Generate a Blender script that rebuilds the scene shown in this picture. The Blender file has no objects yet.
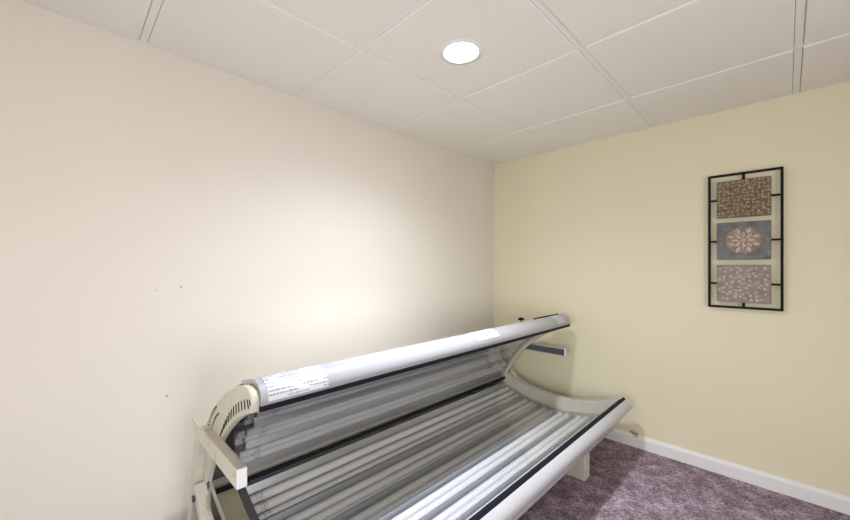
import bpy, bmesh, math, random
from mathutils import Vector, Matrix
random.seed(7)
C = bpy.context.scene
COL = C.collection
PI = math.pi

# ------------------------------------------------------------------ camera, world, light, exposure
H = 2.014                      # ceiling height
cam_d = bpy.data.cameras.new('camera')
cam = bpy.data.objects.new('camera', cam_d); COL.objects.link(cam)
cam.location = (1.763, -2.59, 1.155)
cam.rotation_euler = (PI/2, 0, PI/4)
cam_d.sensor_width = 36.0
cam_d.lens = 36.0*362.0/850.0
cam_d.shift_y = 6.0/850.0
cam_d.clip_start = 0.02
C.camera = cam

w = bpy.data.worlds.new('world'); C.world = w
w.use_nodes = True
bgn = w.node_tree.nodes['Background']
bgn.inputs[0].default_value = (0.75, 0.85, 1.0, 1)
bgn.inputs[1].default_value = 1.0

LAMP_STRENGTH = 60.0
LAMP_BEAMS = ((52.0, 152), (122.0, 94))
LAMP_COLOR = (0.86, 0.91, 1.0)
# fill light added outside an unseen, added window
al = bpy.data.lights.new('added_window_fill', 'AREA'); al.shape = 'RECTANGLE'
al.size = 1.25; al.size_y = 1.05; al.energy = 48.0; al.color = (0.98, 0.98, 1.0)
alo = bpy.data.objects.new('added_window_fill', al); COL.objects.link(alo)
alo.location = (3.52, -2.2, .90); alo.rotation_euler = (0, PI/2, 0)

al2 = bpy.data.lights.new('added_window_fill', 'AREA'); al2.shape = 'RECTANGLE'  # second fill light, outside the other added window
al2.size = 1.35; al2.size_y = .95; al2.energy = 33.0; al2.color = (1.0, 0.98, 0.95)
alo2 = bpy.data.objects.new('added_window_fill', al2); COL.objects.link(alo2)
alo2.location = (1.6, -3.97, .90); alo2.rotation_euler = (PI/2, 0, 0)

vs = C.view_settings
C.display_settings.display_device = 'sRGB'
vs.view_transform = 'Standard'; vs.look = 'None'; vs.gamma = 1.0; vs.use_curve_mapping = False
vs.exposure = 0.0

# ------------------------------------------------------------------ materials
def mat(name, color, rough=0.6, metal=0.0, spec=0.5, coat=0.0):
    m = bpy.data.materials.new(name); m.use_nodes = True
    b = m.node_tree.nodes['Principled BSDF']
    b.inputs['Base Color'].default_value = (*color, 1)
    b.inputs['Roughness'].default_value = rough
    b.inputs['Metallic'].default_value = metal
    b.inputs['Specular IOR Level'].default_value = spec
    b.inputs['Coat Weight'].default_value = coat
    return m
def N(m, t, **kw):
    n = m.node_tree.nodes.new(t)
    for k, v in kw.items(): setattr(n, k, v)
    return n
def L(m, a, b): m.node_tree.links.new(a, b)
def B(m): return m.node_tree.nodes['Principled BSDF']
def noise(m, scale, detail=3.0, rough=0.55, stretch=None):
    tc = N(m, 'ShaderNodeTexCoord')
    n = N(m, 'ShaderNodeTexNoise'); n.inputs['Scale'].default_value = scale
    n.inputs['Detail'].default_value = detail; n.inputs['Roughness'].default_value = rough
    if stretch:
        mp = N(m, 'ShaderNodeMapping'); mp.inputs['Scale'].default_value = stretch
        L(m, tc.outputs['Object'], mp.inputs['Vector']); L(m, mp.outputs[0], n.inputs['Vector'])
    else:
        L(m, tc.outputs['Object'], n.inputs['Vector'])
    return n
def ramp(m, src, stops):
    r = N(m, 'ShaderNodeValToRGB')
    e = r.color_ramp.elements
    while len(e) < len(stops): e.new(0.5)
    for i, (p, c) in enumerate(stops):
        e[i].position = p; e[i].color = (*c, 1)
    L(m, src, r.inputs[0]); return r
def bump(m, src, strength, dist, prev=None):
    b = N(m, 'ShaderNodeBump'); b.inputs['Strength'].default_value = strength
    b.inputs['Distance'].default_value = dist
    L(m, src, b.inputs['Height'])
    if prev: L(m, prev.outputs[0], b.inputs['Normal'])
    L(m, b.outputs[0], B(m).inputs['Normal']); return b
def spot_mask(m, spots):
    """1 inside small worn spots given as (x, y, z, radius), else 0"""
    tc = N(m, 'ShaderNodeTexCoord'); nz = N(m, 'ShaderNodeTexNoise'); nz.inputs['Scale'].default_value = 60
    L(m, tc.outputs['Object'], nz.inputs['Vector'])
    acc = None
    for (x, y, z, r) in spots:
        d = N(m, 'ShaderNodeVectorMath', operation='DISTANCE'); d.inputs[1].default_value = (x, y, z)
        L(m, tc.outputs['Object'], d.inputs[0])
        mr = N(m, 'ShaderNodeMapRange'); mr.inputs['From Min'].default_value = r
        mr.inputs['From Max'].default_value = r*0.4; mr.inputs['To Min'].default_value = 0; mr.inputs['To Max'].default_value = 1
        L(m, d.outputs['Value'], mr.inputs['Value'])
        if acc is None: acc = mr.outputs[0]
        else:
            mx = N(m, 'ShaderNodeMath', operation='MAXIMUM'); L(m, acc, mx.inputs[0]); L(m, mr.outputs[0], mx.inputs[1]); acc = mx.outputs[0]
    th = N(m, 'ShaderNodeMapRange'); th.inputs['From Min'].default_value = .25; th.inputs['From Max'].default_value = .55
    L(m, nz.outputs[0], th.inputs['Value'])
    k = N(m, 'ShaderNodeMath', operation='MULTIPLY'); L(m, acc, k.inputs[0]); L(m, th.outputs[0], k.inputs[1])
    return k.outputs[0]

def wall_mat(name, color, spots=None, spot_color=(.2, .15, .09)):
    m = mat(name, color, 0.62, spec=0.3)
    n = noise(m, 170, 2); bump(m, n.outputs[0], 0.10, 0.002)
    n2 = noise(m, 1.3, 2)
    r = ramp(m, n2.outputs[0], [(0.3, tuple(c*0.985 for c in color)), (0.7, tuple(c*1.01 for c in color))])
    out = r.outputs[0]
    if spots:
        mk = spot_mask(m, spots)
        mx = N(m, 'ShaderNodeMix', data_type='RGBA'); L(m, mk, mx.inputs[0]); L(m, out, mx.inputs[6])
        mx.inputs[7].default_value = (*spot_color, 1); out = mx.outputs[2]
    L(m, out, B(m).inputs['Base Color'])
    return m
M = {}
M['wall_left'] = wall_mat('cool_lit_cream_paint', (0.725, 0.676, 0.607), [(0, -2.247, 1.069, .006), (0, -2.294, .632, .007), (0, -2.33, 1.06, .004)], (.35, .31, .25))  # same cream paint; cooler light on this wall put into its colour
M['wall_back'] = wall_mat('yellow_cream_paint', (0.74, 0.69, 0.505), [(1.062, 0, .083, .022), (1.082, 0, .080, .018)])
M['white_trim'] = mat('white_trim_paint', (0.78, 0.77, 0.76), 0.35)
mm = mat('mineral_tile', (0.72, 0.67, 0.60), 0.9, spec=0.1)
n = noise(mm, 260, 3, .7); bump(mm, n.outputs[0], 0.35, 0.003)
r = ramp(mm, noise(mm, 150, 3, .7).outputs[0], [(.32, (.77, .74, .68)), (.5, (.83, .80, .74)), (.7, (.85, .82, .76))]); L(mm, r.outputs[0], B(mm).inputs['Base Color'])
M['tile'] = mm
M['grid'] = mat('grid_metal', (0.80, 0.79, 0.76), 0.4)
# carpet: brushed pile
mc = mat('purple_grey_carpet', (.3, .25, .28), 1.0, spec=0.05)
nA = noise(mc, 13.0, 5, .7); nB = noise(mc, 75, 4, .8)
rA = ramp(mc, nA.outputs[0], [(.36, (.225, .16, .185)), (.50, (.33, .25, .30)), (.64, (.50, .41, .49))])
rB = ramp(mc, nB.outputs[0], [(.38, (.40, .38, .38)), (.5, (.95, .95, .95)), (.62, (1.4, 1.4, 1.4))])
mx = N(mc, 'ShaderNodeMix', data_type='RGBA', blend_type='MULTIPLY'); mx.inputs[0].default_value = 1
L(mc, rA.outputs[0], mx.inputs[6]); L(mc, rB.outputs[0], mx.inputs[7]); L(mc, mx.outputs[2], B(mc).inputs['Base Color'])
bb = bump(mc, nB.outputs[0], 0.9, 0.012); bump(mc, nA.outputs[0], 0.5, 0.03, bb)
M['carpet'] = mc
M['canopy_rail'] = mat('silver_white_enamel', (0.34, 0.34, 0.36), 0.26, coat=0.3)
M['white_rail'] = mat('glossy_white_enamel', (0.42, 0.42, 0.44), 0.25, coat=0.3)
def aged(name, color, rough, rust=0.0):
    m = mat(name, color, rough)
    nn = noise(m, 9, 4, .6)
    r = ramp(m, nn.outputs[0], [(.35, tuple(c*.9 for c in color)), (.62, color)])
    if rust:
        n3 = noise(m, 16, 4, .7)
        r2 = ramp(m, n3.outputs[0], [(.60-rust, (0, 0, 0)), (.72, (1, 1, 1))])
        mx = N(m, 'ShaderNodeMix', data_type='RGBA'); L(m, r2.outputs[0], mx.inputs[0]); L(m, r.outputs[0], mx.inputs[6])
        mx.inputs[7].default_value = (.42, .27, .12, 1); L(m, mx.outputs[2], B(m).inputs['Base Color'])
    else: L(m, r.outputs[0], B(m).inputs['Base Color'])
    return m
M['cream_cap'] = aged('aged_cream_plastic', (0.56, 0.535, 0.44), 0.4)
M['cream_steel'] = aged('aged_cream_steel', (0.60, 0.57, 0.50), 0.45, 0.0)
M['rusty_steel'] = aged('cream_steel_with_rust', (0.62, 0.59, 0.51), 0.42, 0.05)
M['shell'] = aged('cream_steel_shell', (0.60, 0.58, 0.52), 0.45)
M['steel_and_shade'] = mat('dark_grey_steel_and_shade', (.10, .105, .125), .5)  # strut steel, also the shade painted inside the arm channels
M['white_cap'] = mat('white_plastic_plug', (0.80, 0.80, 0.84), 0.4)
M['black'] = mat('black_rubber', (0.008, 0.009, 0.013), 0.55, spec=0.15)
M['dark'] = mat('dark_socket_housing', (0.05, 0.05, 0.055), 0.5)
M['socket'] = mat('grey_lamp_holder', (0.55, 0.54, 0.52), 0.5)
M['chrome'] = mat('chrome', (0.75, 0.76, 0.78), 0.12, 1.0)
M['grey_reflection'] = mat('grey_canopy_reflection', (.16, .165, .175), .25)  # dark canopy reflection put into the grey
M['cream_reflection'] = mat('cream_wall_reflection', (0.66, 0.62, 0.47), 0.15, coat=.6)  # wall reflection at the near end put into the cream
M['reflector'] = mat('brushed_aluminium', (0.66, 0.68, 0.72), 0.33, 0.88)
# lamp glass with the small print at the near end
mt = mat('phosphor_tube_glass', (0.86, 0.86, 0.87), 0.18, coat=0.4)
tc = N(mt, 'ShaderNodeTexCoord'); sx = N(mt, 'ShaderNodeSeparateXYZ'); L(mt, tc.outputs['Object'], sx.inputs[0])
g1 = N(mt, 'ShaderNodeMath', operation='GREATER_THAN'); g1.inputs[1].default_value = -2.050; L(mt, sx.outputs[1], g1.inputs[0])
g2 = N(mt, 'ShaderNodeMath', operation='LESS_THAN'); g2.inputs[1].default_value = -2.018; L(mt, sx.outputs[1], g2.inputs[0])
np_ = noise(mt, 1.0, 2, .6, (260, 130, 260)); g3 = N(mt, 'ShaderNodeMath', operation='GREATER_THAN'); g3.inputs[1].default_value = .54; L(mt, np_.outputs[0], g3.inputs[0])
k1 = N(mt, 'ShaderNodeMath', operation='MULTIPLY'); L(mt, g1.outputs[0], k1.inputs[0]); L(mt, g2.outputs[0], k1.inputs[1])
k2 = N(mt, 'ShaderNodeMath', operation='MULTIPLY'); L(mt, k1.outputs[0], k2.inputs[0]); L(mt, g3.outputs[0], k2.inputs[1])
mx = N(mt, 'ShaderNodeMix', data_type='RGBA'); L(mt, k2.outputs[0], mx.inputs[0])
mx.inputs[6].default_value = (.86, .86, .87, 1); mx.inputs[7].default_value = (.30, .30, .32, 1); L(mt, mx.outputs[2], B(mt).inputs['Base Color'])
M['tube'] = mt
# clear acrylic sheet
def acrylic(name, tint, boost):
    m = bpy.data.materials.new(name); m.use_nodes = True
    nt = m.node_tree; nt.nodes.remove(nt.nodes['Principled BSDF'])
    tr = N(m, 'ShaderNodeBsdfTransparent'); tr.inputs[0].default_value = (*tint, 1)
    gl = N(m, 'ShaderNodeBsdfGlossy'); gl.inputs['Roughness'].default_value = 0.05
    lw = N(m, 'ShaderNodeLayerWeight'); lw.inputs[0].default_value = 0.5
    p = N(m, 'ShaderNodeMath', operation='POWER'); p.inputs[1].default_value = 4.0; L(m, lw.outputs['Facing'], p.inputs[0])
    mr = N(m, 'ShaderNodeMapRange'); mr.inputs['To Min'].default_value = boost; mr.inputs['To Max'].default_value = 0.95; L(m, p.outputs[0], mr.inputs['Value'])
    ms = N(m, 'ShaderNodeMixShader'); L(m, mr.outputs[0], ms.inputs[0]); L(m, tr.outputs[0], ms.inputs[1]); L(m, gl.outputs[0], ms.inputs[2])
    L(m, ms.outputs[0], nt.nodes['Material Output'].inputs['Surface'])
    return m
M['acrylic'] = acrylic('clear_acrylic', (.99, .99, .99), .04)
M['acrylic_worn'] = acrylic('clear_acrylic_canopy', (.90, .90, .91), .07)
# paper warning label with rows of tiny grey print
def label_mat(name, ysc, zsc):
    m = mat(name, (.56, .56, .58), .5)
    tc = N(m, 'ShaderNodeTexCoord'); sp = N(m, 'ShaderNodeSeparateXYZ'); L(m, tc.outputs['UV'], sp.inputs[0])
    rows = N(m, 'ShaderNodeMath', operation='MULTIPLY'); rows.inputs[1].default_value = zsc; L(m, sp.outputs[1], rows.inputs[0])
    fr = N(m, 'ShaderNodeMath', operation='FRACT'); L(m, rows.outputs[0], fr.inputs[0])
    gr = N(m, 'ShaderNodeMath', operation='GREATER_THAN'); gr.inputs[1].default_value = .45; L(m, fr.outputs[0], gr.inputs[0])
    fl = N(m, 'ShaderNodeMath', operation='FLOOR'); L(m, rows.outputs[0], fl.inputs[0])
    cx = N(m, 'ShaderNodeMath', operation='MULTIPLY'); cx.inputs[1].default_value = ysc; L(m, sp.outputs[0], cx.inputs[0])
    cb = N(m, 'ShaderNodeCombineXYZ'); L(m, cx.outputs[0], cb.inputs[0]); L(m, fl.outputs[0], cb.inputs[1])
    nz = N(m, 'ShaderNodeTexNoise'); nz.inputs['Scale'].default_value = 1.0; nz.inputs['Detail'].default_value = 1; L(m, cb.outputs[0], nz.inputs['Vector'])
    gn = N(m, 'ShaderNodeMath', operation='GREATER_THAN'); gn.inputs[1].default_value = .47; L(m, nz.outputs[0], gn.inputs[0])
    # blank margins between the three blocks of print
    bl = N(m, 'ShaderNodeTexNoise'); bl.inputs['Scale'].default_value = 3.2; bl.inputs['Detail'].default_value = 0; L(m, tc.outputs['UV'], bl.inputs['Vector'])
    gb = N(m, 'ShaderNodeMath', operation='GREATER_THAN'); gb.inputs[1].default_value = .42; L(m, bl.outputs[0], gb.inputs[0])
    a = N(m, 'ShaderNodeMath', operation='MULTIPLY'); L(m, gr.outputs[0], a.inputs[0]); L(m, gn.outputs[0], a.inputs[1])
    b = N(m, 'ShaderNodeMath', operation='MULTIPLY'); L(m, a.outputs[0], b.inputs[0]); L(m, gb.outputs[0], b.inputs[1])
    mx = N(m, 'ShaderNodeMix', data_type='RGBA'); L(m, b.outputs[0], mx.inputs[0])
    mx.inputs[6].default_value = (.56, .56, .58, 1); mx.inputs[7].default_value = (.22, .23, .27, 1); L(m, mx.outputs[2], B(m).inputs['Base Color'])
    return m
M['label_big'] = label_mat('printed_warning_label', 70, 8)
M['label_small'] = label_mat('printed_small_label', 40, 7)
M['iron'] = mat('black_iron', (0.010, 0.009, 0.008), 0.65, spec=0.15)
def stone(name, c1, c2, c3, sc):
    m = mat(name, c2, .75)
    r = ramp(m, noise(m, sc, 5, .65).outputs[0], [(.33, c1), (.5, c2), (.68, c3)]); L(m, r.outputs[0], B(m).inputs['Base Color'])
    bump(m, noise(m, 220, 3).outputs[0], .3, .002); return m
M['tile_brown'] = stone('bronze_brown_resin', (.10, .066, .038), (.15, .105, .062), (.20, .145, .09), 25)
M['curl'] = stone('bronze_highlight', (.24, .18, .11), (.42, .33, .22), (.62, .53, .39), 70)
M['tile_slate'] = stone('slate_blue_resin', (.10, .10, .10), (.15, .155, .16), (.21, .22, .23), 22)
M['medallion'] = stone('tan_resin', (.17, .12, .09), (.25, .185, .14), (.36, .28, .22), 60)
M['petal'] = stone('pale_tan_resin', (.40, .31, .25), (.52, .43, .36), (.62, .54, .46), 60)
M['tile_taupe'] = stone('taupe_resin', (.21, .165, .135), (.27, .22, .185), (.33, .275, .24), 25)
M['leaf'] = stone('pale_taupe_resin', (.40, .35, .31), (.52, .47, .43), (.62, .57, .53), 70)

# ------------------------------------------------------------------ mesh helpers
def box(bm, x0, x1, y0, y1, z0, z1, mi=0):
    v = [bm.verts.new((x, y, z)) for x in (x0, x1) for y in (y0, y1) for z in (z0, z1)]
    for f in ((0, 1, 3, 2), (4, 6, 7, 5), (0, 4, 5, 1), (2, 3, 7, 6), (0, 2, 6, 4), (1, 5, 7, 3)):
        bm.faces.new([v[i] for i in f]).material_index = mi
def prism(bm, prof, y0, y1, mi=0):
    """closed (x, z) outline extruded along y"""
    a = [bm.verts.new((x, y0, z)) for x, z in prof]; b = [bm.verts.new((x, y1, z)) for x, z in prof]
    k = len(prof)
    for i in range(k):
        bm.faces.new((a[i], a[(i+1) % k], b[(i+1) % k], b[i])).material_index = mi
    bm.faces.new(a[::-1]).material_index = mi; bm.faces.new(b).material_index = mi
def normals2(p):
    out = []
    for i in range(len(p)):
        a = p[max(i-1, 0)]; b = p[min(i+1, len(p)-1)]
        dx, dz = b[0]-a[0], b[1]-a[1]; l = math.hypot(dx, dz) or 1
        out.append((-dz/l, dx/l))
    return out
def offset(p, d):
    """moves an open outline to its left by d"""
    return [(x+n[0]*d, z+n[1]*d) for (x, z), n in zip(p, normals2(p))]
def strip(bm, p, th, y0, y1, mi=0):
    """open outline with a thickness th, extruded along y"""
    prism(bm, p + offset(p, -th)[::-1], y0, y1, mi)
def cyl(bm, p0, p1, r, seg=24, mi=0, r1=None):
    p0 = Vector(p0); p1 = Vector(p1); d = (p1-p0); q = d.to_track_quat('Z', 'Y')
    r1 = r if r1 is None else r1
    a = [bm.verts.new(p0 + q @ Vector((r*math.cos(t), r*math.sin(t), 0))) for t in [2*PI*i/seg for i in range(seg)]]
    b = [bm.verts.new(p1 + q @ Vector((r1*math.cos(t), r1*math.sin(t), 0))) for t in [2*PI*i/seg for i in range(seg)]]
    for i in range(seg): bm.faces.new((a[i], a[(i+1) % seg], b[(i+1) % seg], b[i])).material_index = mi
    bm.faces.new(a[::-1]).material_index = mi; bm.faces.new(b).material_index = mi
def arc(P0, P1, sag, n=25, t0=0.0, t1=1.0):
    """circular arc from P0 to P1 bulging to the left of travel by sag (negative: to the right)"""
    ax, az = P0; bx, bz = P1; c = math.hypot(bx-ax, bz-az)
    R = (c*c/4 + sag*sag)/(2*abs(sag)); half = math.asin(c/2/R)
    ux, uz = (bx-ax)/c, (bz-az)/c; nx, nz = -uz, ux; s = 1 if sag > 0 else -1
    out = []
    for i in range(n):
        t = t0 + (t1-t0)*i/(n-1); th = -half + 2*half*t
        a = R*math.sin(th); h = (R*math.cos(th) - R*math.cos(half))*s
        out.append(((ax+bx)/2 + ux*a + nx*h, (az+bz)/2 + uz*a + nz*h))
    return out
ROOT = {}
BED_CAM_SCALE, BED_CAM_SHIFT = 1.03, Vector((-.053, .078, -.035))    # bed enlarged about the camera position to line up its shadow edges
BED_PARTS = set()
def obj(name, bm, mats, parent=None, smooth=False, bevel=0.0, seg=2, kind=None, label=None):
    if parent is not None and (parent.name == 'tanning_bed' or parent.name in BED_PARTS):
        for v in bm.verts:
            v.co = v.co*BED_CAM_SCALE + BED_CAM_SHIFT
            if v.co.z < 0.0: v.co.z = 0.0
    bmesh.ops.recalc_face_normals(bm, faces=bm.faces)
    me = bpy.data.meshes.new(name); bm.to_mesh(me); bm.free()
    for m in (mats if isinstance(mats, (list, tuple)) else [mats]): me.materials.append(m)
    o = bpy.data.objects.new(name, me); COL.objects.link(o)
    if smooth:
        for p in me.polygons: p.use_smooth = True
        me.set_sharp_from_angle(angle=math.radians(38))
    if bevel:
        b = o.modifiers.new('bevel', 'BEVEL'); b.width = bevel; b.segments = seg; b.limit_method = 'ANGLE'; b.angle_limit = math.radians(38)
    if parent is not None:
        o.parent = parent
        if parent.name == 'tanning_bed': BED_PARTS.add(o.name)
        if parent.name in ROOT: o.matrix_parent_inverse = Matrix.Translation(-ROOT[parent.name])
    if kind: o['kind'] = kind
    if label: o['label'] = label
    return o
def thing(name, label, cat, loc):
    o = bpy.data.objects.new(name, None); COL.objects.link(o); o.location = loc
    o.empty_display_size = 0.1
    o['label'] = label; o['category'] = cat; ROOT[o.name] = Vector(loc); return o
def nb(): return bmesh.new()

# ------------------------------------------------------------------ the room
XR, YF = 3.30, -3.75
WY0, WY1, WZ0, WZ1 = -2.8, -1.6, .40, 1.40
WX0, WX1 = .9, 2.3            # second added window, in the wall behind the camera
b = nb(); box(b, -.1, XR+.1, YF-.1, .1, -.12, 0); obj('floor', b, M['carpet'], kind='structure')
b = nb(); box(b, -.1, 0, YF-.1, 0.1, 0, H+.15); obj('wall_left', b, M['wall_left'], kind='structure')
b = nb(); box(b, 0, XR+.1, 0, .1, 0, H+.15); obj('wall_back', b, M['wall_back'], kind='structure')
b = nb(); box(b, 0, WX0, YF-.1, YF, 0, H+.15); box(b, WX1, XR+.1, YF-.1, YF, 0, H+.15)
box(b, WX0, WX1, YF-.1, YF, 0, WZ0); box(b, WX0, WX1, YF-.1, YF, WZ1, H+.15); obj('wall_front', b, M['wall_back'], kind='structure')
b = nb()
box(b, XR, XR+.1, YF, WY0, 0, H+.15); box(b, XR, XR+.1, WY1, 0, 0, H+.15)
box(b, XR, XR+.1, WY0, WY1, 0, WZ0); box(b, XR, XR+.1, WY0, WY1, WZ1, H+.15)
obj('wall_right', b, M['wall_back'], kind='structure')
b = nb()
for (y0, y1, z0, z1) in ((WY0, WY0+.05, WZ0, WZ1), (WY1-.05, WY1, WZ0, WZ1), (WY0+.05, WY1-.05, WZ0, WZ0+.05), (WY0+.05, WY1-.05, WZ1-.05, WZ1), ((WY0+WY1)/2-.015, (WY0+WY1)/2+.015, WZ0+.05, WZ1-.05)):
    box(b, XR+.02, XR+.08, y0, y1, z0, z1)
win = obj('added_window_1', b, M['white_trim'], kind='structure')  # unseen window, added to let fill light in
b = nb(); box(b, XR+.045, XR+.051, WY0+.05, WY1-.05, WZ0+.05, WZ1-.05); obj('pane', b, M['acrylic'], win)

b = nb()
for (a0, a1, z0, z1) in ((WX0, WX0+.05, WZ0, WZ1), (WX1-.05, WX1, WZ0, WZ1), (WX0+.05, WX1-.05, WZ0, WZ0+.05), (WX0+.05, WX1-.05, WZ1-.05, WZ1), ((WX0+WX1)/2-.015, (WX0+WX1)/2+.015, WZ0+.05, WZ1-.05)):
    box(b, a0, a1, YF-.08, YF-.02, z0, z1)
win = obj('added_window_2', b, M['white_trim'], kind='structure')  # another unseen window added for fill light
b = nb(); box(b, WX0+.05, WX1-.05, YF-.051, YF-.045, WZ0+.05, WZ1-.05); obj('pane', b, M['acrylic'], win)

# suspended ceiling: tiles hang slightly below the recessed grid
gx = [0.0] + [.576+.6096*k for k in range(5) if .576+.6096*k < XR] + [XR]
gy = [0.0] + [-.543-.6096*k for k in range(6) if -.543-.6096*k > YF] + [YF]
LX, LY, LR = .838, -1.46, .083      # recessed lamp
b = nb()
for i in range(len(gx)-1):
    for j in range(len(gy)-1):
        g = .0135
        x0 = gx[i] + (g if i else .013); x1 = gx[i+1] - (g if i+2 < len(gx) else .013)
        y1 = gy[j] - (g if j else .013); y0 = gy[j+1] + (g if j+2 < len(gy) else .013)
        c = .003
        if x0 < LX < x1 and y0 < LY < y1:      # tile with the round cut-out
            angs = sorted([2*PI*q/48 for q in range(48)] + [math.atan2(cy_-LY, cx_-LX) % (2*PI) for cx_ in (x0, x1) for cy_ in (y0, y1)])
            seg = len(angs)
            def ring(z): return [b.verts.new((LX+LR*math.cos(a), LY+LR*math.sin(a), z)) for a in angs]
            def sq(z, ins):
                out = []
                for a in angs:
                    dx, dy = math.cos(a), math.sin(a)
                    tx = ((x1-LX)/dx if dx > 1e-6 else (x0-LX)/dx if dx < -1e-6 else 9)
                    ty = ((y1-LY)/dy if dy > 1e-6 else (y0-LY)/dy if dy < -1e-6 else 9)
                    t = min(tx, ty); px, py = LX+dx*t, LY+dy*t
                    out.append(b.verts.new((min(max(px, x0+ins), x1-ins), min(max(py, y0+ins), y1-ins), z)))
                return out
            ra, sa, sb, st, rb = ring(H), sq(H, c), sq(H+c, 0), sq(H+.022, 0), ring(H+.022)
            loops = [rb, ra, sa, sb, st]
            for u, v in zip(loops[:-1], loops[1:]):
                for q in range(seg): b.faces.new((u[q], u[(q+1) % seg], v[(q+1) % seg], v[q]))
            for q in range(seg): b.faces.new((st[q], st[(q+1) % seg], rb[(q+1) % seg], rb[q]))
        else:
            lo = [b.verts.new(p) for p in ((x0+c, y0+c, H), (x1-c, y0+c, H), (x1-c, y1-c, H), (x0+c, y1-c, H))]
            mi_ = [b.verts.new(p) for p in ((x0, y0, H+c), (x1, y0, H+c), (x1, y1, H+c), (x0, y1, H+c))]
            hi = [b.verts.new(p) for p in ((x0, y0, H+.022), (x1, y0, H+.022), (x1, y1, H+.022), (x0, y1, H+.022))]
            b.faces.new(lo)
            for u, v in ((lo, mi_), (mi_, hi)):
                for q in range(4): b.faces.new((u[q], u[(q+1) % 4], v[(q+1) % 4], v[q]))
            b.faces.new(hi)
box(b, -.1, XR+.1, YF-.1, .1, H+.15, H+.25)
obj('ceiling', b, M['tile'], kind='structure')
b = nb()
for x in gx[1:-1]: box(b, x-.012, x+.012, YF, 0, H+.005, H+.0065); box(b, x-.0015, x+.0015, YF, 0, H+.0065, H+.04)
for y in gy[1:-1]: box(b, 0, XR, y-.012, y+.012, H+.0045, H+.006); box(b, 0, XR, y-.0015, y+.0015, H+.006, H+.04)
obj('trim_1', b, M['grid'], kind='structure')
b = nb()
for (x0, x1, y0, y1) in ((0, .018, YF, 0), (.018, XR, -.018, 0), (XR-.018, XR, YF, -.018), (.018, XR-.018, YF, YF+.018)): box(b, x0, x1, y0, y1, H+.002, H+.0045)
obj('trim_2', b, M['grid'], kind='structure')
def baseboard(name, pts):
    # pts: (along-wall builder) closed outline (depth, z)
    prof = [(0, 0), (.013, 0), (.013, .058), (.011, .066), (.006, .072), (.004, .079), (0, .079)]
    b = nb(); (ax, ay), (bx, by), (nx, ny) = pts
    A = [b.verts.new((ax+nx*d, ay+ny*d, z)) for d, z in prof]; Bv = [b.verts.new((bx+nx*d, by+ny*d, z)) for d, z in prof]
    k = len(prof)
    for i in range(k): b.faces.new((A[i], A[(i+1) % k], Bv[(i+1) % k], Bv[i]))
    b.faces.new(A); b.faces.new(Bv[::-1])
    obj(name, b, M['baseboard'], kind='structure')
M['baseboard'] = wall_mat('white_baseboard_paint', (.76, .75, .74), [(1.078, -.006, .078, .022)], (.25, .19, .12))
baseboard('baseboard_left', ((0, YF), (0, 0), (1, 0)))
baseboard('baseboard_back', ((.013, 0), (XR, 0), (0, -1)))
baseboard('baseboard_right', ((XR, 0), (XR, YF), (-1, 0)))
baseboard('baseboard_front', ((XR, YF), (0, YF), (0, 1)))

# ------------------------------------------------------------------ recessed ceiling lamp
M['lens'] = bpy.data.materials.new('lit_lamp_lens'); M['lens'].use_nodes = True
nt = M['lens'].node_tree; nt.nodes.remove(nt.nodes['Principled BSDF'])
em = nt.nodes.new('ShaderNodeEmission'); em.inputs[0].default_value = (*LAMP_COLOR, 1); em.inputs[1].default_value = LAMP_STRENGTH
nt.links.new(em.outputs[0], nt.nodes['Material Output'].inputs['Surface'])
for watts, deg in LAMP_BEAMS:           # centre-weighted beam of the lamp: a wide and a narrow cone
    bl = bpy.data.lights.new('recessed_light_beam', 'SPOT'); bl.energy = watts; bl.color = LAMP_COLOR
    bl.spot_size = math.radians(deg); bl.spot_blend = 1.0; bl.shadow_soft_size = .055
    blo = bpy.data.objects.new('recessed_light_beam', bl); COL.objects.link(blo); blo.location = (LX+.04, LY, H-.06)
t = thing('recessed_light', 'round lit recessed downlight with white trim ring in the ceiling tile', 'ceiling light', (LX, LY, H))
def lathe(bm, prof, cx, cy, seg=48):
    rings = [[bm.verts.new((cx+r*math.cos(2*PI*q/seg), cy+r*math.sin(2*PI*q/seg), z)) for q in range(seg)] for r, z in prof]
    for u, v in zip(rings[:-1], rings[1:]):
        for q in range(seg): bm.faces.new((u[q], u[(q+1) % seg], v[(q+1) % seg], v[q]))
    return rings
b = nb(); lathe(b, [(.0635, H+.006), (.066, H-.001), (.070, H-.005), (.086, H-.004), (.090, H-.0005), (.083, H), (.080, H+.012), (.0635, H+.012), (.0635, H+.006)], LX, LY)
bmesh.ops.remove_doubles(b, verts=b.verts, dist=1e-6)
obj('trim_ring', b, M['white_trim'], t, smooth=True)
b = nb(); rr = lathe(b, [(.0645, H+.005), (.05, H+.0015), (.025, H), (.002, H)], LX, LY); b.faces.new(rr[-1])
obj('lens', b, M['lens'], t, smooth=True)
b = nb(); rr = lathe(b, [(.078, H+.012), (.078, H+.10)], LX, LY); b.faces.new(rr[-1]); obj('housing', b, M['white_trim'], t, smooth=True)

# ------------------------------------------------------------------ tanning bed
bed = thing('tanning_bed', 'open white tanning bed with rows of tubes along the cream wall', 'tanning bed', (.68, -1.23, 0))
YN, YE = -2.235, -.235          # near and far end of the bed

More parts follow.
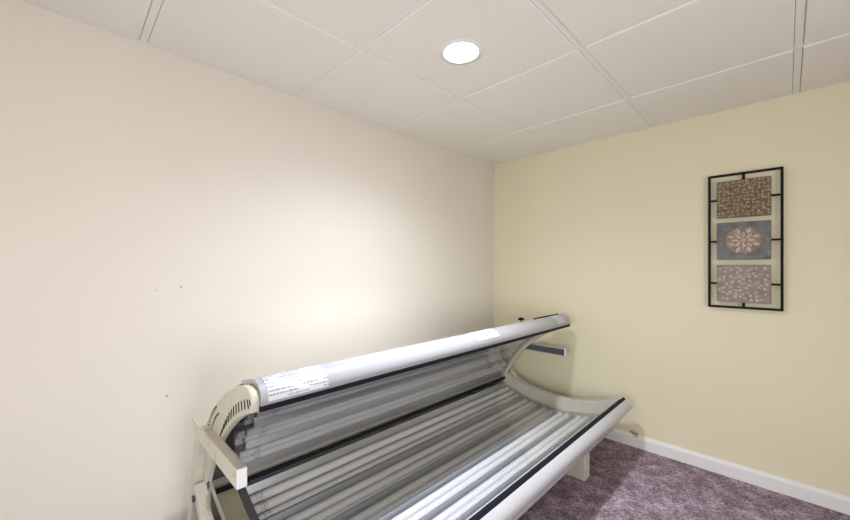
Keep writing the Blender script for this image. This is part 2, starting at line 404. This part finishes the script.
# --- base
P0, P1, SAG = (.200, .409), (1.072, .374), -.105
top = arc(P0, P1, SAG, 33)
def down(p, d): return [(x, z-d) for x, z in p]
shell_prof = [(.170, .408), (.175, .29), (.22, .185), (.42, .125), (.60, .112), (.80, .115), (.95, .145), (1.045, .21), (1.075, .292)]
b = nb(); strip(b, shell_prof, .006, YN+.03, YE-.03)
base = obj('base_shell', b, M['shell'], bed, smooth=True)
def end_panel(bm, y0, y1):
    low = [(x, z) for x, z in shell_prof[::-1]]
    prism(bm, top + [(1.068, .30)] + [(x, z) for x, z in low[1:-1]] + [(.171, .40), (.175, .41)], y0, y1)
b = nb(); end_panel(b, YN, YN+.03); obj('end_panel', b, M['cream_cap'], base, smooth=True, bevel=.003)
b = nb(); end_panel(b, YE-.03, YE); obj('end_panel', b, M['cream_cap'], base, smooth=True, bevel=.003)
for y0, y1 in ((YN-.003, YN+.016), (YE-.016, YE+.003)):
    b = nb(); strip(b, offset(arc(P0, P1, SAG, 33, .0, .97), .003), .004, y0, y1); obj('edge_trim', b, M['chrome'], base, smooth=True)
# reflector troughs and lamps, laid along the curve
NT = 5
def trough_layout(curve, n, bottom, ridge):
    """curve: dense polyline of the acrylic. returns reflector outline, lamp centres"""
    ln = [0]
    for a, c in zip(curve[:-1], curve[1:]): ln.append(ln[-1]+math.hypot(c[0]-a[0], c[1]-a[1]))
    nm = normals2(curve)
    def at(s, d):
        s = max(0, min(ln[-1], s)); i = 0
        while i < len(ln)-2 and ln[i+1] < s: i += 1
        f = (s-ln[i])/(ln[i+1]-ln[i])
        x = curve[i][0]+(curve[i+1][0]-curve[i][0])*f; z = curve[i][1]+(curve[i+1][1]-curve[i][1])*f
        nx = nm[i][0]*(1-f)+nm[i+1][0]*f; nz = nm[i][1]*(1-f)+nm[i+1][1]*f
        return (x-nx*d, z-nz*d)
    W = ln[-1]/n; prof = []; lamps = []
    for k in range(n):
        s = k*W
        prof += [at(s+.002, ridge), at(s+.17*W, bottom), at(s+.74*W, bottom), at(s+W-.002, ridge)]
        lamps += [at(s+.325*W, bottom-.026), at(s+.60*W, bottom-.026)]
    return prof, lamps
acr = down(arc(P0, P1, SAG, 33), .078)
acr = [p for p in acr if p[0] < 1.062]
acr = [p for p in acr if p[0] > .208]
def acr_z(x): return 1.2435 - math.sqrt(.9216-(x-.675)**2) - .078
ridges = [.212, .262, .420, .558, .668, .790, .905, 1.03]
prof = [(.206, acr_z(.206)-.012)]
for r0, r1 in zip(ridges[:-1], ridges[1:]):
    w_ = r1-r0
    for f, d in ((.0, .006), (.03, .006), (.16 if w_ > .06 else .3, .053), (.86 if w_ > .06 else .7, .053), (.97, .008)):
        prof.append((r0+f*w_, acr_z(r0+f*w_)-d))
lamps = [(x, acr_z(x)-.0295) for x in (.305, .349, .393, .459, .502, .540, .598, .642, .710, .755, .832, .877, .945, .990)]
b = nb(); strip(b, prof, .002, -2.085, YE-.03); obj('reflector', b, M['reflector'], base)
b = nb(); strip(b, acr, .004, YN+.03, YE-.03); obj('acrylic_sheet', b, M['acrylic'], base, smooth=True)
b = nb(); strip(b, [(.176, .407), (.180, .414), (.198, .411), (.206, .335)], .004, YN+.03, YE-.03); obj('back_rail', b, M['reflector'], base, smooth=True)
b = nb(); strip(b, [(x, acr_z(x)-.006) for x, z in acr], .003, YN+.03, -2.115); obj('end_cover', b, M['cream_reflection'], base, smooth=True)  # cream colour stands for the wall mirrored in the cover
b = nb(); strip(b, [(x, acr_z(x)-.008) for x, z in acr], .003, -2.115, -2.085); obj('socket_cover', b, M['grey_reflection'], base, smooth=True)  # grey colour stands for the dark canopy mirrored in the cover
def lamp_set(lamps, parent, y0, y1, r):
    for (x, z) in lamps:
        b = nb(); cyl(b, (x, y0, z), (x, y1, z), r, 20); obj('lamp_tube', b, M['tube'], parent, smooth=True)
def socket_set(lamps, parent, ys, r):
    for (x, z) in lamps:
        for y in ys:
            b = nb(); box(b, x-r, x+r, y-.012, y+.012, z-r, z+r); obj('lamp_socket', b, M['socket'], parent, bevel=.003)
lamp_set(lamps, base, -2.085, YE-.045, .019)
socket_set(lamps, base, (YE-.045,), .016)
# front rail
b = nb()
rail = [(1.083, .363), (1.097, .358), (1.108, .350), (1.116, .339), (1.119, .327), (1.116, .313), (1.109, .303), (1.097, .297), (1.062, .294), (1.062, .363)]
prism(b, rail, YN-.008, YE+.008); fr = obj('front_rail', b, M['white_rail'], base, smooth=True)
b = nb(); prism(b, [(1.066, .360), (1.083, .357), (1.085, .362), (1.080, .368), (1.070, .3725), (1.064, .369)], YN-.008, YE+.010); obj('edge_strip', b, M['black'], base, smooth=True)
for y in (YN-.013, YE+.008):
    b = nb(); prism(b, [(x+.0*1, z) for x, z in rail], y, y+.005); obj('rail_end_plug', b, M['cream_cap'], base, smooth=True)
# legs: two upright boxes
for y0 in (-.674, -1.90):
    b = nb(); box(b, .34, 1.02, y0, y0+.068, .034, .175); obj('leg', b, M['cream_steel'], bed, bevel=.004)

# --- canopy
Q0, Q1, CS = (.268, .318), (.742, .758), .066
inner = arc(Q0, Q1, CS, 29)
outer = [(.745, .780), (.744, .798), (.732, .812), (.712, .819), (.685, .819), (.629, .804), (.546, .771), (.452, .717), (.363, .657), (.299, .581), (.262, .50), (.246, .43), (.242, .37), (.248, .325)]
canopy_shell_prof = [(.600, .806), (.546, .783), (.452, .729), (.355, .668), (.288, .589), (.250, .507), (.236, .43), (.234, .37), (.242, .318), (.268, .312)]
b = nb(); strip(b, canopy_shell_prof[::-1], .005, YN+.03, YE-.03)
can = obj('canopy', b, M['shell'], bed, smooth=True)
def can_cap(bm, y0, y1, sgn):
    o = outer[::-1]
    prism(bm, inner[::-1] + o if False else inner + outer, y0, y1)
def slot(bm, x, z, ang, l, wd, y, mi):
    ca, sa = math.cos(ang), math.sin(ang)
    pts = [(x+ca*a-sa*c, z+sa*a+ca*c) for a, c in ((-l/2, -wd/2), (l/2, -wd/2), (l/2, wd/2), (-l/2, wd/2))]
    prism(bm, pts, y-.0012, y+.004, mi)
for y0, near in ((YN+.002, True), (YE-.025, False)):
    b = nb(); can_cap(b, y0, y0+.024, -1)
    bmesh.ops.recalc_face_normals(b, faces=b.faces)
    big = [f for f in b.faces if len(f.verts) > 8]
    bmesh.ops.bevel(b, geom=[e for f in big for e in f.edges], offset=.005, segments=3, affect='EDGES', profile=.5)
    yy = y0 if near else y0+.024-.0028
    mid = arc((.488, .624), (.722, .778), .020, 12)
    for k, (x, z) in enumerate(mid):
        slot(b, x, z, math.radians(52+5.5*k), .036-.001*k, .0062, yy, 1)
    slot(b, .737, .786, math.radians(118), .016, .006, yy, 1)
    for k in range(11):
        f = k/10; x = .350+.085*f; z = .606+.086*f+.010*f*(1-f)*4
        slot(b, x, z, math.radians(20), .013, .0042, yy, 1); slot(b, x+.022, z-.016, math.radians(20), .013, .0042, yy, 1)
    cap = obj('canopy_end_cap', b, [M['cream_cap'], M['black']], can, smooth=True)
acr_c = offset(arc((.276, .334), (.735, .764), CS, 29), .014)
prof_c, lamps_c = trough_layout(acr_c[::-1], NT, .052, .008)
b = nb(); strip(b, prof_c, .002, YN+.135, YE-.03); obj('reflector', b, M['reflector'], can)
b = nb(); strip(b, acr_c[::-1], .004, YN+.025, YE-.025); obj('acrylic_sheet', b, M['acrylic_worn'], can, smooth=True)
b = nb(); strip(b, offset(acr_c, .024)[::-1], .003, YN+.03, YN+.137); obj('socket_cover', b, M['dark'], can, smooth=True)
lamp_set(lamps_c, can, YN+.12, YE-.045, .0165)
socket_set(lamps_c, can, (YN+.10, YE-.045), .014)
crail = [(.748, .770), (.752, .781), (.752, .793), (.747, .806), (.737, .819), (.722, .829), (.702, .834), (.680, .832), (.640, .822), (.598, .808), (.60, .800), (.69, .805), (.728, .775)]
b = nb(); prism(b, crail, YN+.026, YE+.008); obj('hand_rail', b, M['canopy_rail'], can, smooth=True)
b = nb(); prism(b, [(.728, .757), (.748, .756), (.751, .763), (.750, .7715), (.730, .776)], YN+.026, YE+.015); obj('edge_strip', b, M['black'], can, smooth=True)
b = nb(); prism(b, [(.250, .309), (.272, .310), (.281, .318), (.284, .328), (.276, .334), (.262, .325)], YN+.03, YE-.03); obj('edge_strip', b, M['black'], can, smooth=True)
b = nb(); prism(b, crail, YE+.008, YE+.012); obj('rail_end_plug', b, M['dark'], can, smooth=True)
def rail_label(y0, y1, i0, i1, m, lab):
    p = crail[i0:i1+1]; q = offset(p, -.0008); q = [(x, z) for x, z in q]
    # outward side of the rail
    c = (.69, .80)
    q = [(x+(x-c[0])*.0, z) for x, z in q]
    q2 = []
    for (x, z), (ux, uz) in zip(p, normals2(p)):
        d = 1 if (ux*(x-c[0])+uz*(z-c[1])) > 0 else -1
        q2.append((x+ux*d*.0012, z+uz*d*.0012))
    bm = bmesh.new(); uv = bm.loops.layers.uv.new('UVMap')
    A = [bm.verts.new((x, y0, z)) for x, z in q2]; Bv = [bm.verts.new((x, y1, z)) for x, z in q2]
    A2 = [bm.verts.new((x, y0, z)) for x, z in p]; B2 = [bm.verts.new((x, y1, z)) for x, z in p]
    k = len(p)
    for i in range(k-1):
        f = bm.faces.new((A[i], Bv[i], Bv[i+1], A[i+1]))
        for lp, u in zip(f.loops, ((0, i/(k-1)), (1, i/(k-1)), (1, (i+1)/(k-1)), (0, (i+1)/(k-1)))): lp[uv].uv = u
        bm.faces.new((A2[i], A2[i+1], B2[i+1], B2[i]))
    for i in range(k-1):
        bm.faces.new((A[i], A[i+1], A2[i+1], A2[i])); bm.faces.new((Bv[i+1], Bv[i], B2[i], B2[i+1]))
    bm.faces.new((A[0], A2[0], B2[0], Bv[0])); bm.faces.new((A[-1], Bv[-1], B2[-1], A2[-1]))
    o = obj('warning_label', bm, m, can, smooth=True); o['label'] = lab
rail_label(-2.19, -2.005, 1, 7, M['label_big'], 'white warning label with blocks of small grey print')
rail_label(-1.222, -1.045, 3, 7, M['label_small'], 'small white label with faint print')
rail_label(-.40, -.30, 2, 7, M['label_small'], 'pale label at the far end of the rail')
# knob on the canopy back and a short dark cable
b = nb(); cyl(b, (.55, -.50, .77), (.55, -.50, .812), .004, 12)
for k in range(5):
    a = 2*PI*k/5; cyl(b, (.55+.011*math.cos(a), -.50+.011*math.sin(a), .806), (.55+.011*math.cos(a), -.50+.011*math.sin(a), .819), .008, 12)
cyl(b, (.55, -.50, .806), (.55, -.50, .822), .010, 14)
obj('canopy_knob', b, M['black'], can, smooth=True)
b = nb(); cyl(b, (.672, -.56, .834), (.690, -.27, .838), .0035, 10); obj('cable', b, M['black'], can, smooth=True)

# --- support arms: leaning post, lifting link and horizontal beam
def tube_bar(bm, p0, p1, w_, t_):
    """rectangular bar from p0 to p1 in an x-z plane, t_ wide along y"""
    (x0, y, z0), (x1, _, z1) = p0, p1
    l = math.hypot(x1-x0, z1-z0); ux, uz = (x1-x0)/l, (z1-z0)/l; nx, nz = -uz*w_/2, ux*w_/2
    prism(bm, [(x0+nx, z0+nz), (x1+nx, z1+nz), (x1-nx, z1-nz), (x0-nx, z0-nz)], y-t_/2, y+t_/2)
for yb, sg in ((-2.245, -1), (-.2085, 1)):
    # beam: a box channel, cut open at the wall end
    b = nb()
    y0, y1 = yb-.014, yb+.014; z0, z1 = .549, .604
    ow, oi = ((y0, y0+.003), (y1-.003, y1)) if sg < 0 else ((y1-.003, y1), (y0, y0+.003))
    prism(b, [(.236, .590), (.244, .597), (.244, .568), (.30, z0), (.71, z0), (.71, z1), (.244, z1), (.236, .600)], *ow)
    prism(b, [(.244, .568), (.30, z0), (.71, z0), (.71, z0+.007), (.315, z0+.007)], *oi); box(b, .315, .71, *oi, z1-.007, z1)
    box(b, .335, .71, y0+.003, y1-.003, z1-.003, z1); box(b, .30, .71, y0+.003, y1-.003, z0, z0+.003)
    box(b, .333, .336, y0+.003, y1-.003, z0+.004, z1-.003)
    arm = obj('support_arm', b, M['rusty_steel'], bed, bevel=.0015)
    b = nb(); box(b, .34, .700, yb-.004*1 if sg < 0 else y0+.006, yb+.008 if sg < 0 else yb+.008, z0+.004, z1-.004); obj('channel_shade', b, M['steel_and_shade'], arm, label='dark grey block standing in for shade in the open channel')  # dark block painted as the shade inside the channel
    b = nb(); box(b, .709, .7135, y0+.0005, y1-.0005, z0+.0005, z1-.0005); obj('end_plug', b, M['white_cap'], arm, bevel=.002, label='white plastic plug')
    b = nb(); tube_bar(b, (.315, yb, .575), (.137, yb, .05), .045, .034); obj('arm_post', b, M['cream_steel'], arm, bevel=.003)
    b = nb(); tube_bar(b, (.275, yb, .372), (.47, yb, .19), .042, .034); obj('hinge_link', b, M['rusty_steel'], arm, bevel=.003)
    b = nb(); box(b, .100, .165, yb-.03, yb+.03, .034, .054); obj('foot_plate', b, M['cream_steel'], arm, bevel=.003)
    yi = yb-sg*.022
    b = nb(); cyl(b, (.34, yi, .555), (.275, yi, .30), .006, 12); obj('gas_strut', b, M['steel_and_shade'], arm, smooth=True)
    b = nb(); cyl(b, (.285, yb-.024, .335), (.285, yb+.024, .335), .011, 14); obj('pivot_bolt', b, M['dark'], arm, smooth=True)

# ------------------------------------------------------------------ wall hanging
art = thing('wall_hanging', 'tall black iron frame with three embossed tiles on the yellow wall', 'wall decoration', (1.60, -.02, .926))
x0, x1, z0, z1 = 1.449, 1.751, .926, 1.657; bw = .0115; ya, yb_ = -.026, -.014
b = nb()
box(b, x0, x0+bw, ya, yb_, z0, z1); box(b, x1-bw, x1, ya, yb_, z0, z1)
box(b, x0+bw, x1-bw, ya, yb_, z0, z0+bw); box(b, x0+bw, x1-bw, ya, yb_, z1-bw, z1)
for z in (1.517, 1.290, 1.060):
    box(b, x0+bw, 1.50, ya+.002, yb_-.002, z-.005, z+.005); box(b, 1.695, x1-bw, ya+.002, yb_-.002, z-.005, z+.005)
box(b, 1.593, 1.605, ya+.002, yb_-.002, z1-.05, z1-bw); box(b, 1.593, 1.605, ya+.002, yb_-.002, z0+bw, z0+.05)
box(b, 1.50, 1.512, yb_-.004, 0, 1.60, 1.612); box(b, 1.69, 1.702, yb_-.004, 0, 1.60, 1.612)
obj('frame', b, M['iron'], art)
def tile(z0, z1, m):
    b = nb(); box(b, 1.488, 1.706, -.034, -.018, z0, z1); return obj('embossed_tile', b, m, art, bevel=.004)
YT = -.034
def sweep(bm, pts, r, y):
    """a round bead along a polyline lying on the tile face"""
    rings = []
    for i, (x, z) in enumerate(pts):
        a = pts[max(i-1, 0)]; c = pts[min(i+1, len(pts)-1)]
        dx, dz = c[0]-a[0], c[1]-a[1]; l = math.hypot(dx, dz) or 1; nx, nz = -dz/l, dx/l
        rr = r*(.55+.45*math.sin(PI*(i+.6)/(len(pts)+.2)))
        rings.append([bm.verts.new((x+nx*rr*math.cos(t), y-rr*.9*math.sin(t), z+nz*rr*math.cos(t))) for t in [PI*q/5 for q in range(6)]])
    for u, v in zip(rings[:-1], rings[1:]):
        for q in range(5): bm.faces.new((u[q], u[q+1], v[q+1], v[q]))
    bm.faces.new(rings[0]); bm.faces.new(rings[-1])
def blob(bm, x, z, ang, l, wd, h, y, n=9):
    """a petal: pointed oval raised from the tile face"""
    ca, sa = math.cos(ang), math.sin(ang)
    tip = []
    for i in range(n+1):
        t = i/n; a = (t-.5)*l; half = wd*.5*math.sin(PI*t)**.8 + 1e-4; hh = h*math.sin(PI*min(1, t*.9+.05))
        row = []
        for k in range(5):
            s = -1 + k*.5
            row.append(bm.verts.new((x+ca*a-sa*half*s, y-hh*(1-s*s)-.0002, z+sa*a+ca*half*s)))
        tip.append(row)
    for u, v in zip(tip[:-1], tip[1:]):
        for k in range(4): bm.faces.new((u[k], u[k+1], v[k+1], v[k]))
t1 = tile(1.416, 1.6165, M['tile_brown']); t1['label'] = 'bronze brown tile with raised curls'
b = nb()
for i in range(11):
    for j in range(10):
        x = 1.499+.0197*i+random.uniform(-.004, .004); z = 1.428+.0197*j+random.uniform(-.004, .004)
        a0 = random.uniform(0, 2*PI); r_ = random.uniform(.0052, .0085); sw = random.choice((-1, 1))
        pts = [(x+r_*(1-.05*q)*math.cos(a0+sw*q*.62), z+r_*(1-.05*q)*math.sin(a0+sw*q*.62)) for q in range(8)]
        pts = [(min(max(px, 1.492), 1.702), min(max(pz, 1.420), 1.612)) for px, pz in pts]
        sweep(b, pts, .0024, YT)
o = obj('raised_pattern', b, M['curl'], t1, smooth=True)
t2 = tile(1.189, 1.390, M['tile_slate']); t2['label'] = 'slate grey tile with a tan oval flower medallion'
mx_, mz_ = 1.599, 1.291; ax_, az_ = .077, .075
b = nb(); seg = 40
rg = [[b.verts.new((mx_+ax_*s*math.cos(2*PI*q/seg), y, mz_+az_*s*math.sin(2*PI*q/seg))) for q in range(seg)] for s, y in ((1, YT+.001), (1, YT-.003), (.95, YT-.006))]
for u, v in zip(rg[:-1], rg[1:]):
    for q in range(seg): b.faces.new((u[q], u[(q+1) % seg], v[(q+1) % seg], v[q]))
b.faces.new(rg[-1])
md = obj('medallion', b, M['medallion'], t2, smooth=True)
b = nb()
for k in range(8):
    a = PI/8*0 + 2*PI*k/8
    blob(b, mx_+ax_*.40*math.cos(a), mz_+az_*.40*math.sin(a), a, .036, .017, .009, YT-.006)
for k in range(8):
    a = PI/8 + 2*PI*k/8
    blob(b, mx_+ax_*.71*math.cos(a), mz_+az_*.71*math.sin(a), a, .036, .019, .008, YT-.006)
for k in range(10):
    a = 2*PI*k/10
    blob(b, mx_+.007*math.cos(a), mz_+.007*math.sin(a), a, .012, .008, .006, YT-.007, 5)
obj('flower_relief', b, M['petal'], t2, smooth=True)
t3 = tile(.959, 1.160, M['tile_taupe']); t3['label'] = 'pinkish taupe tile with pale raised leaves'
b = nb(); placed = []
for tr in range(900):
    x = random.uniform(1.502, 1.692); z = random.uniform(.972, 1.147)
    if all((x-p)**2+(z-q)**2 > .0185**2 for p, q in placed):
        placed.append((x, z)); a = random.uniform(0, 2*PI); k = random.choice((2, 3, 3))
        for q in range(k):
            aa = a + (q-(k-1)/2)*.8
            blob(b, x+.0048*math.cos(aa), z+.0048*math.sin(aa), aa, random.uniform(.012, .018), .0068, .0032, YT, 6)
        if random.random() < .5:
            sweep(b, [(x-.010*math.cos(a+.25*q)*q/4, z-.010*math.sin(a+.25*q)*q/4) for q in range(1, 5)], .0013, YT)
obj('raised_pattern', b, M['leaf'], t3, smooth=True)
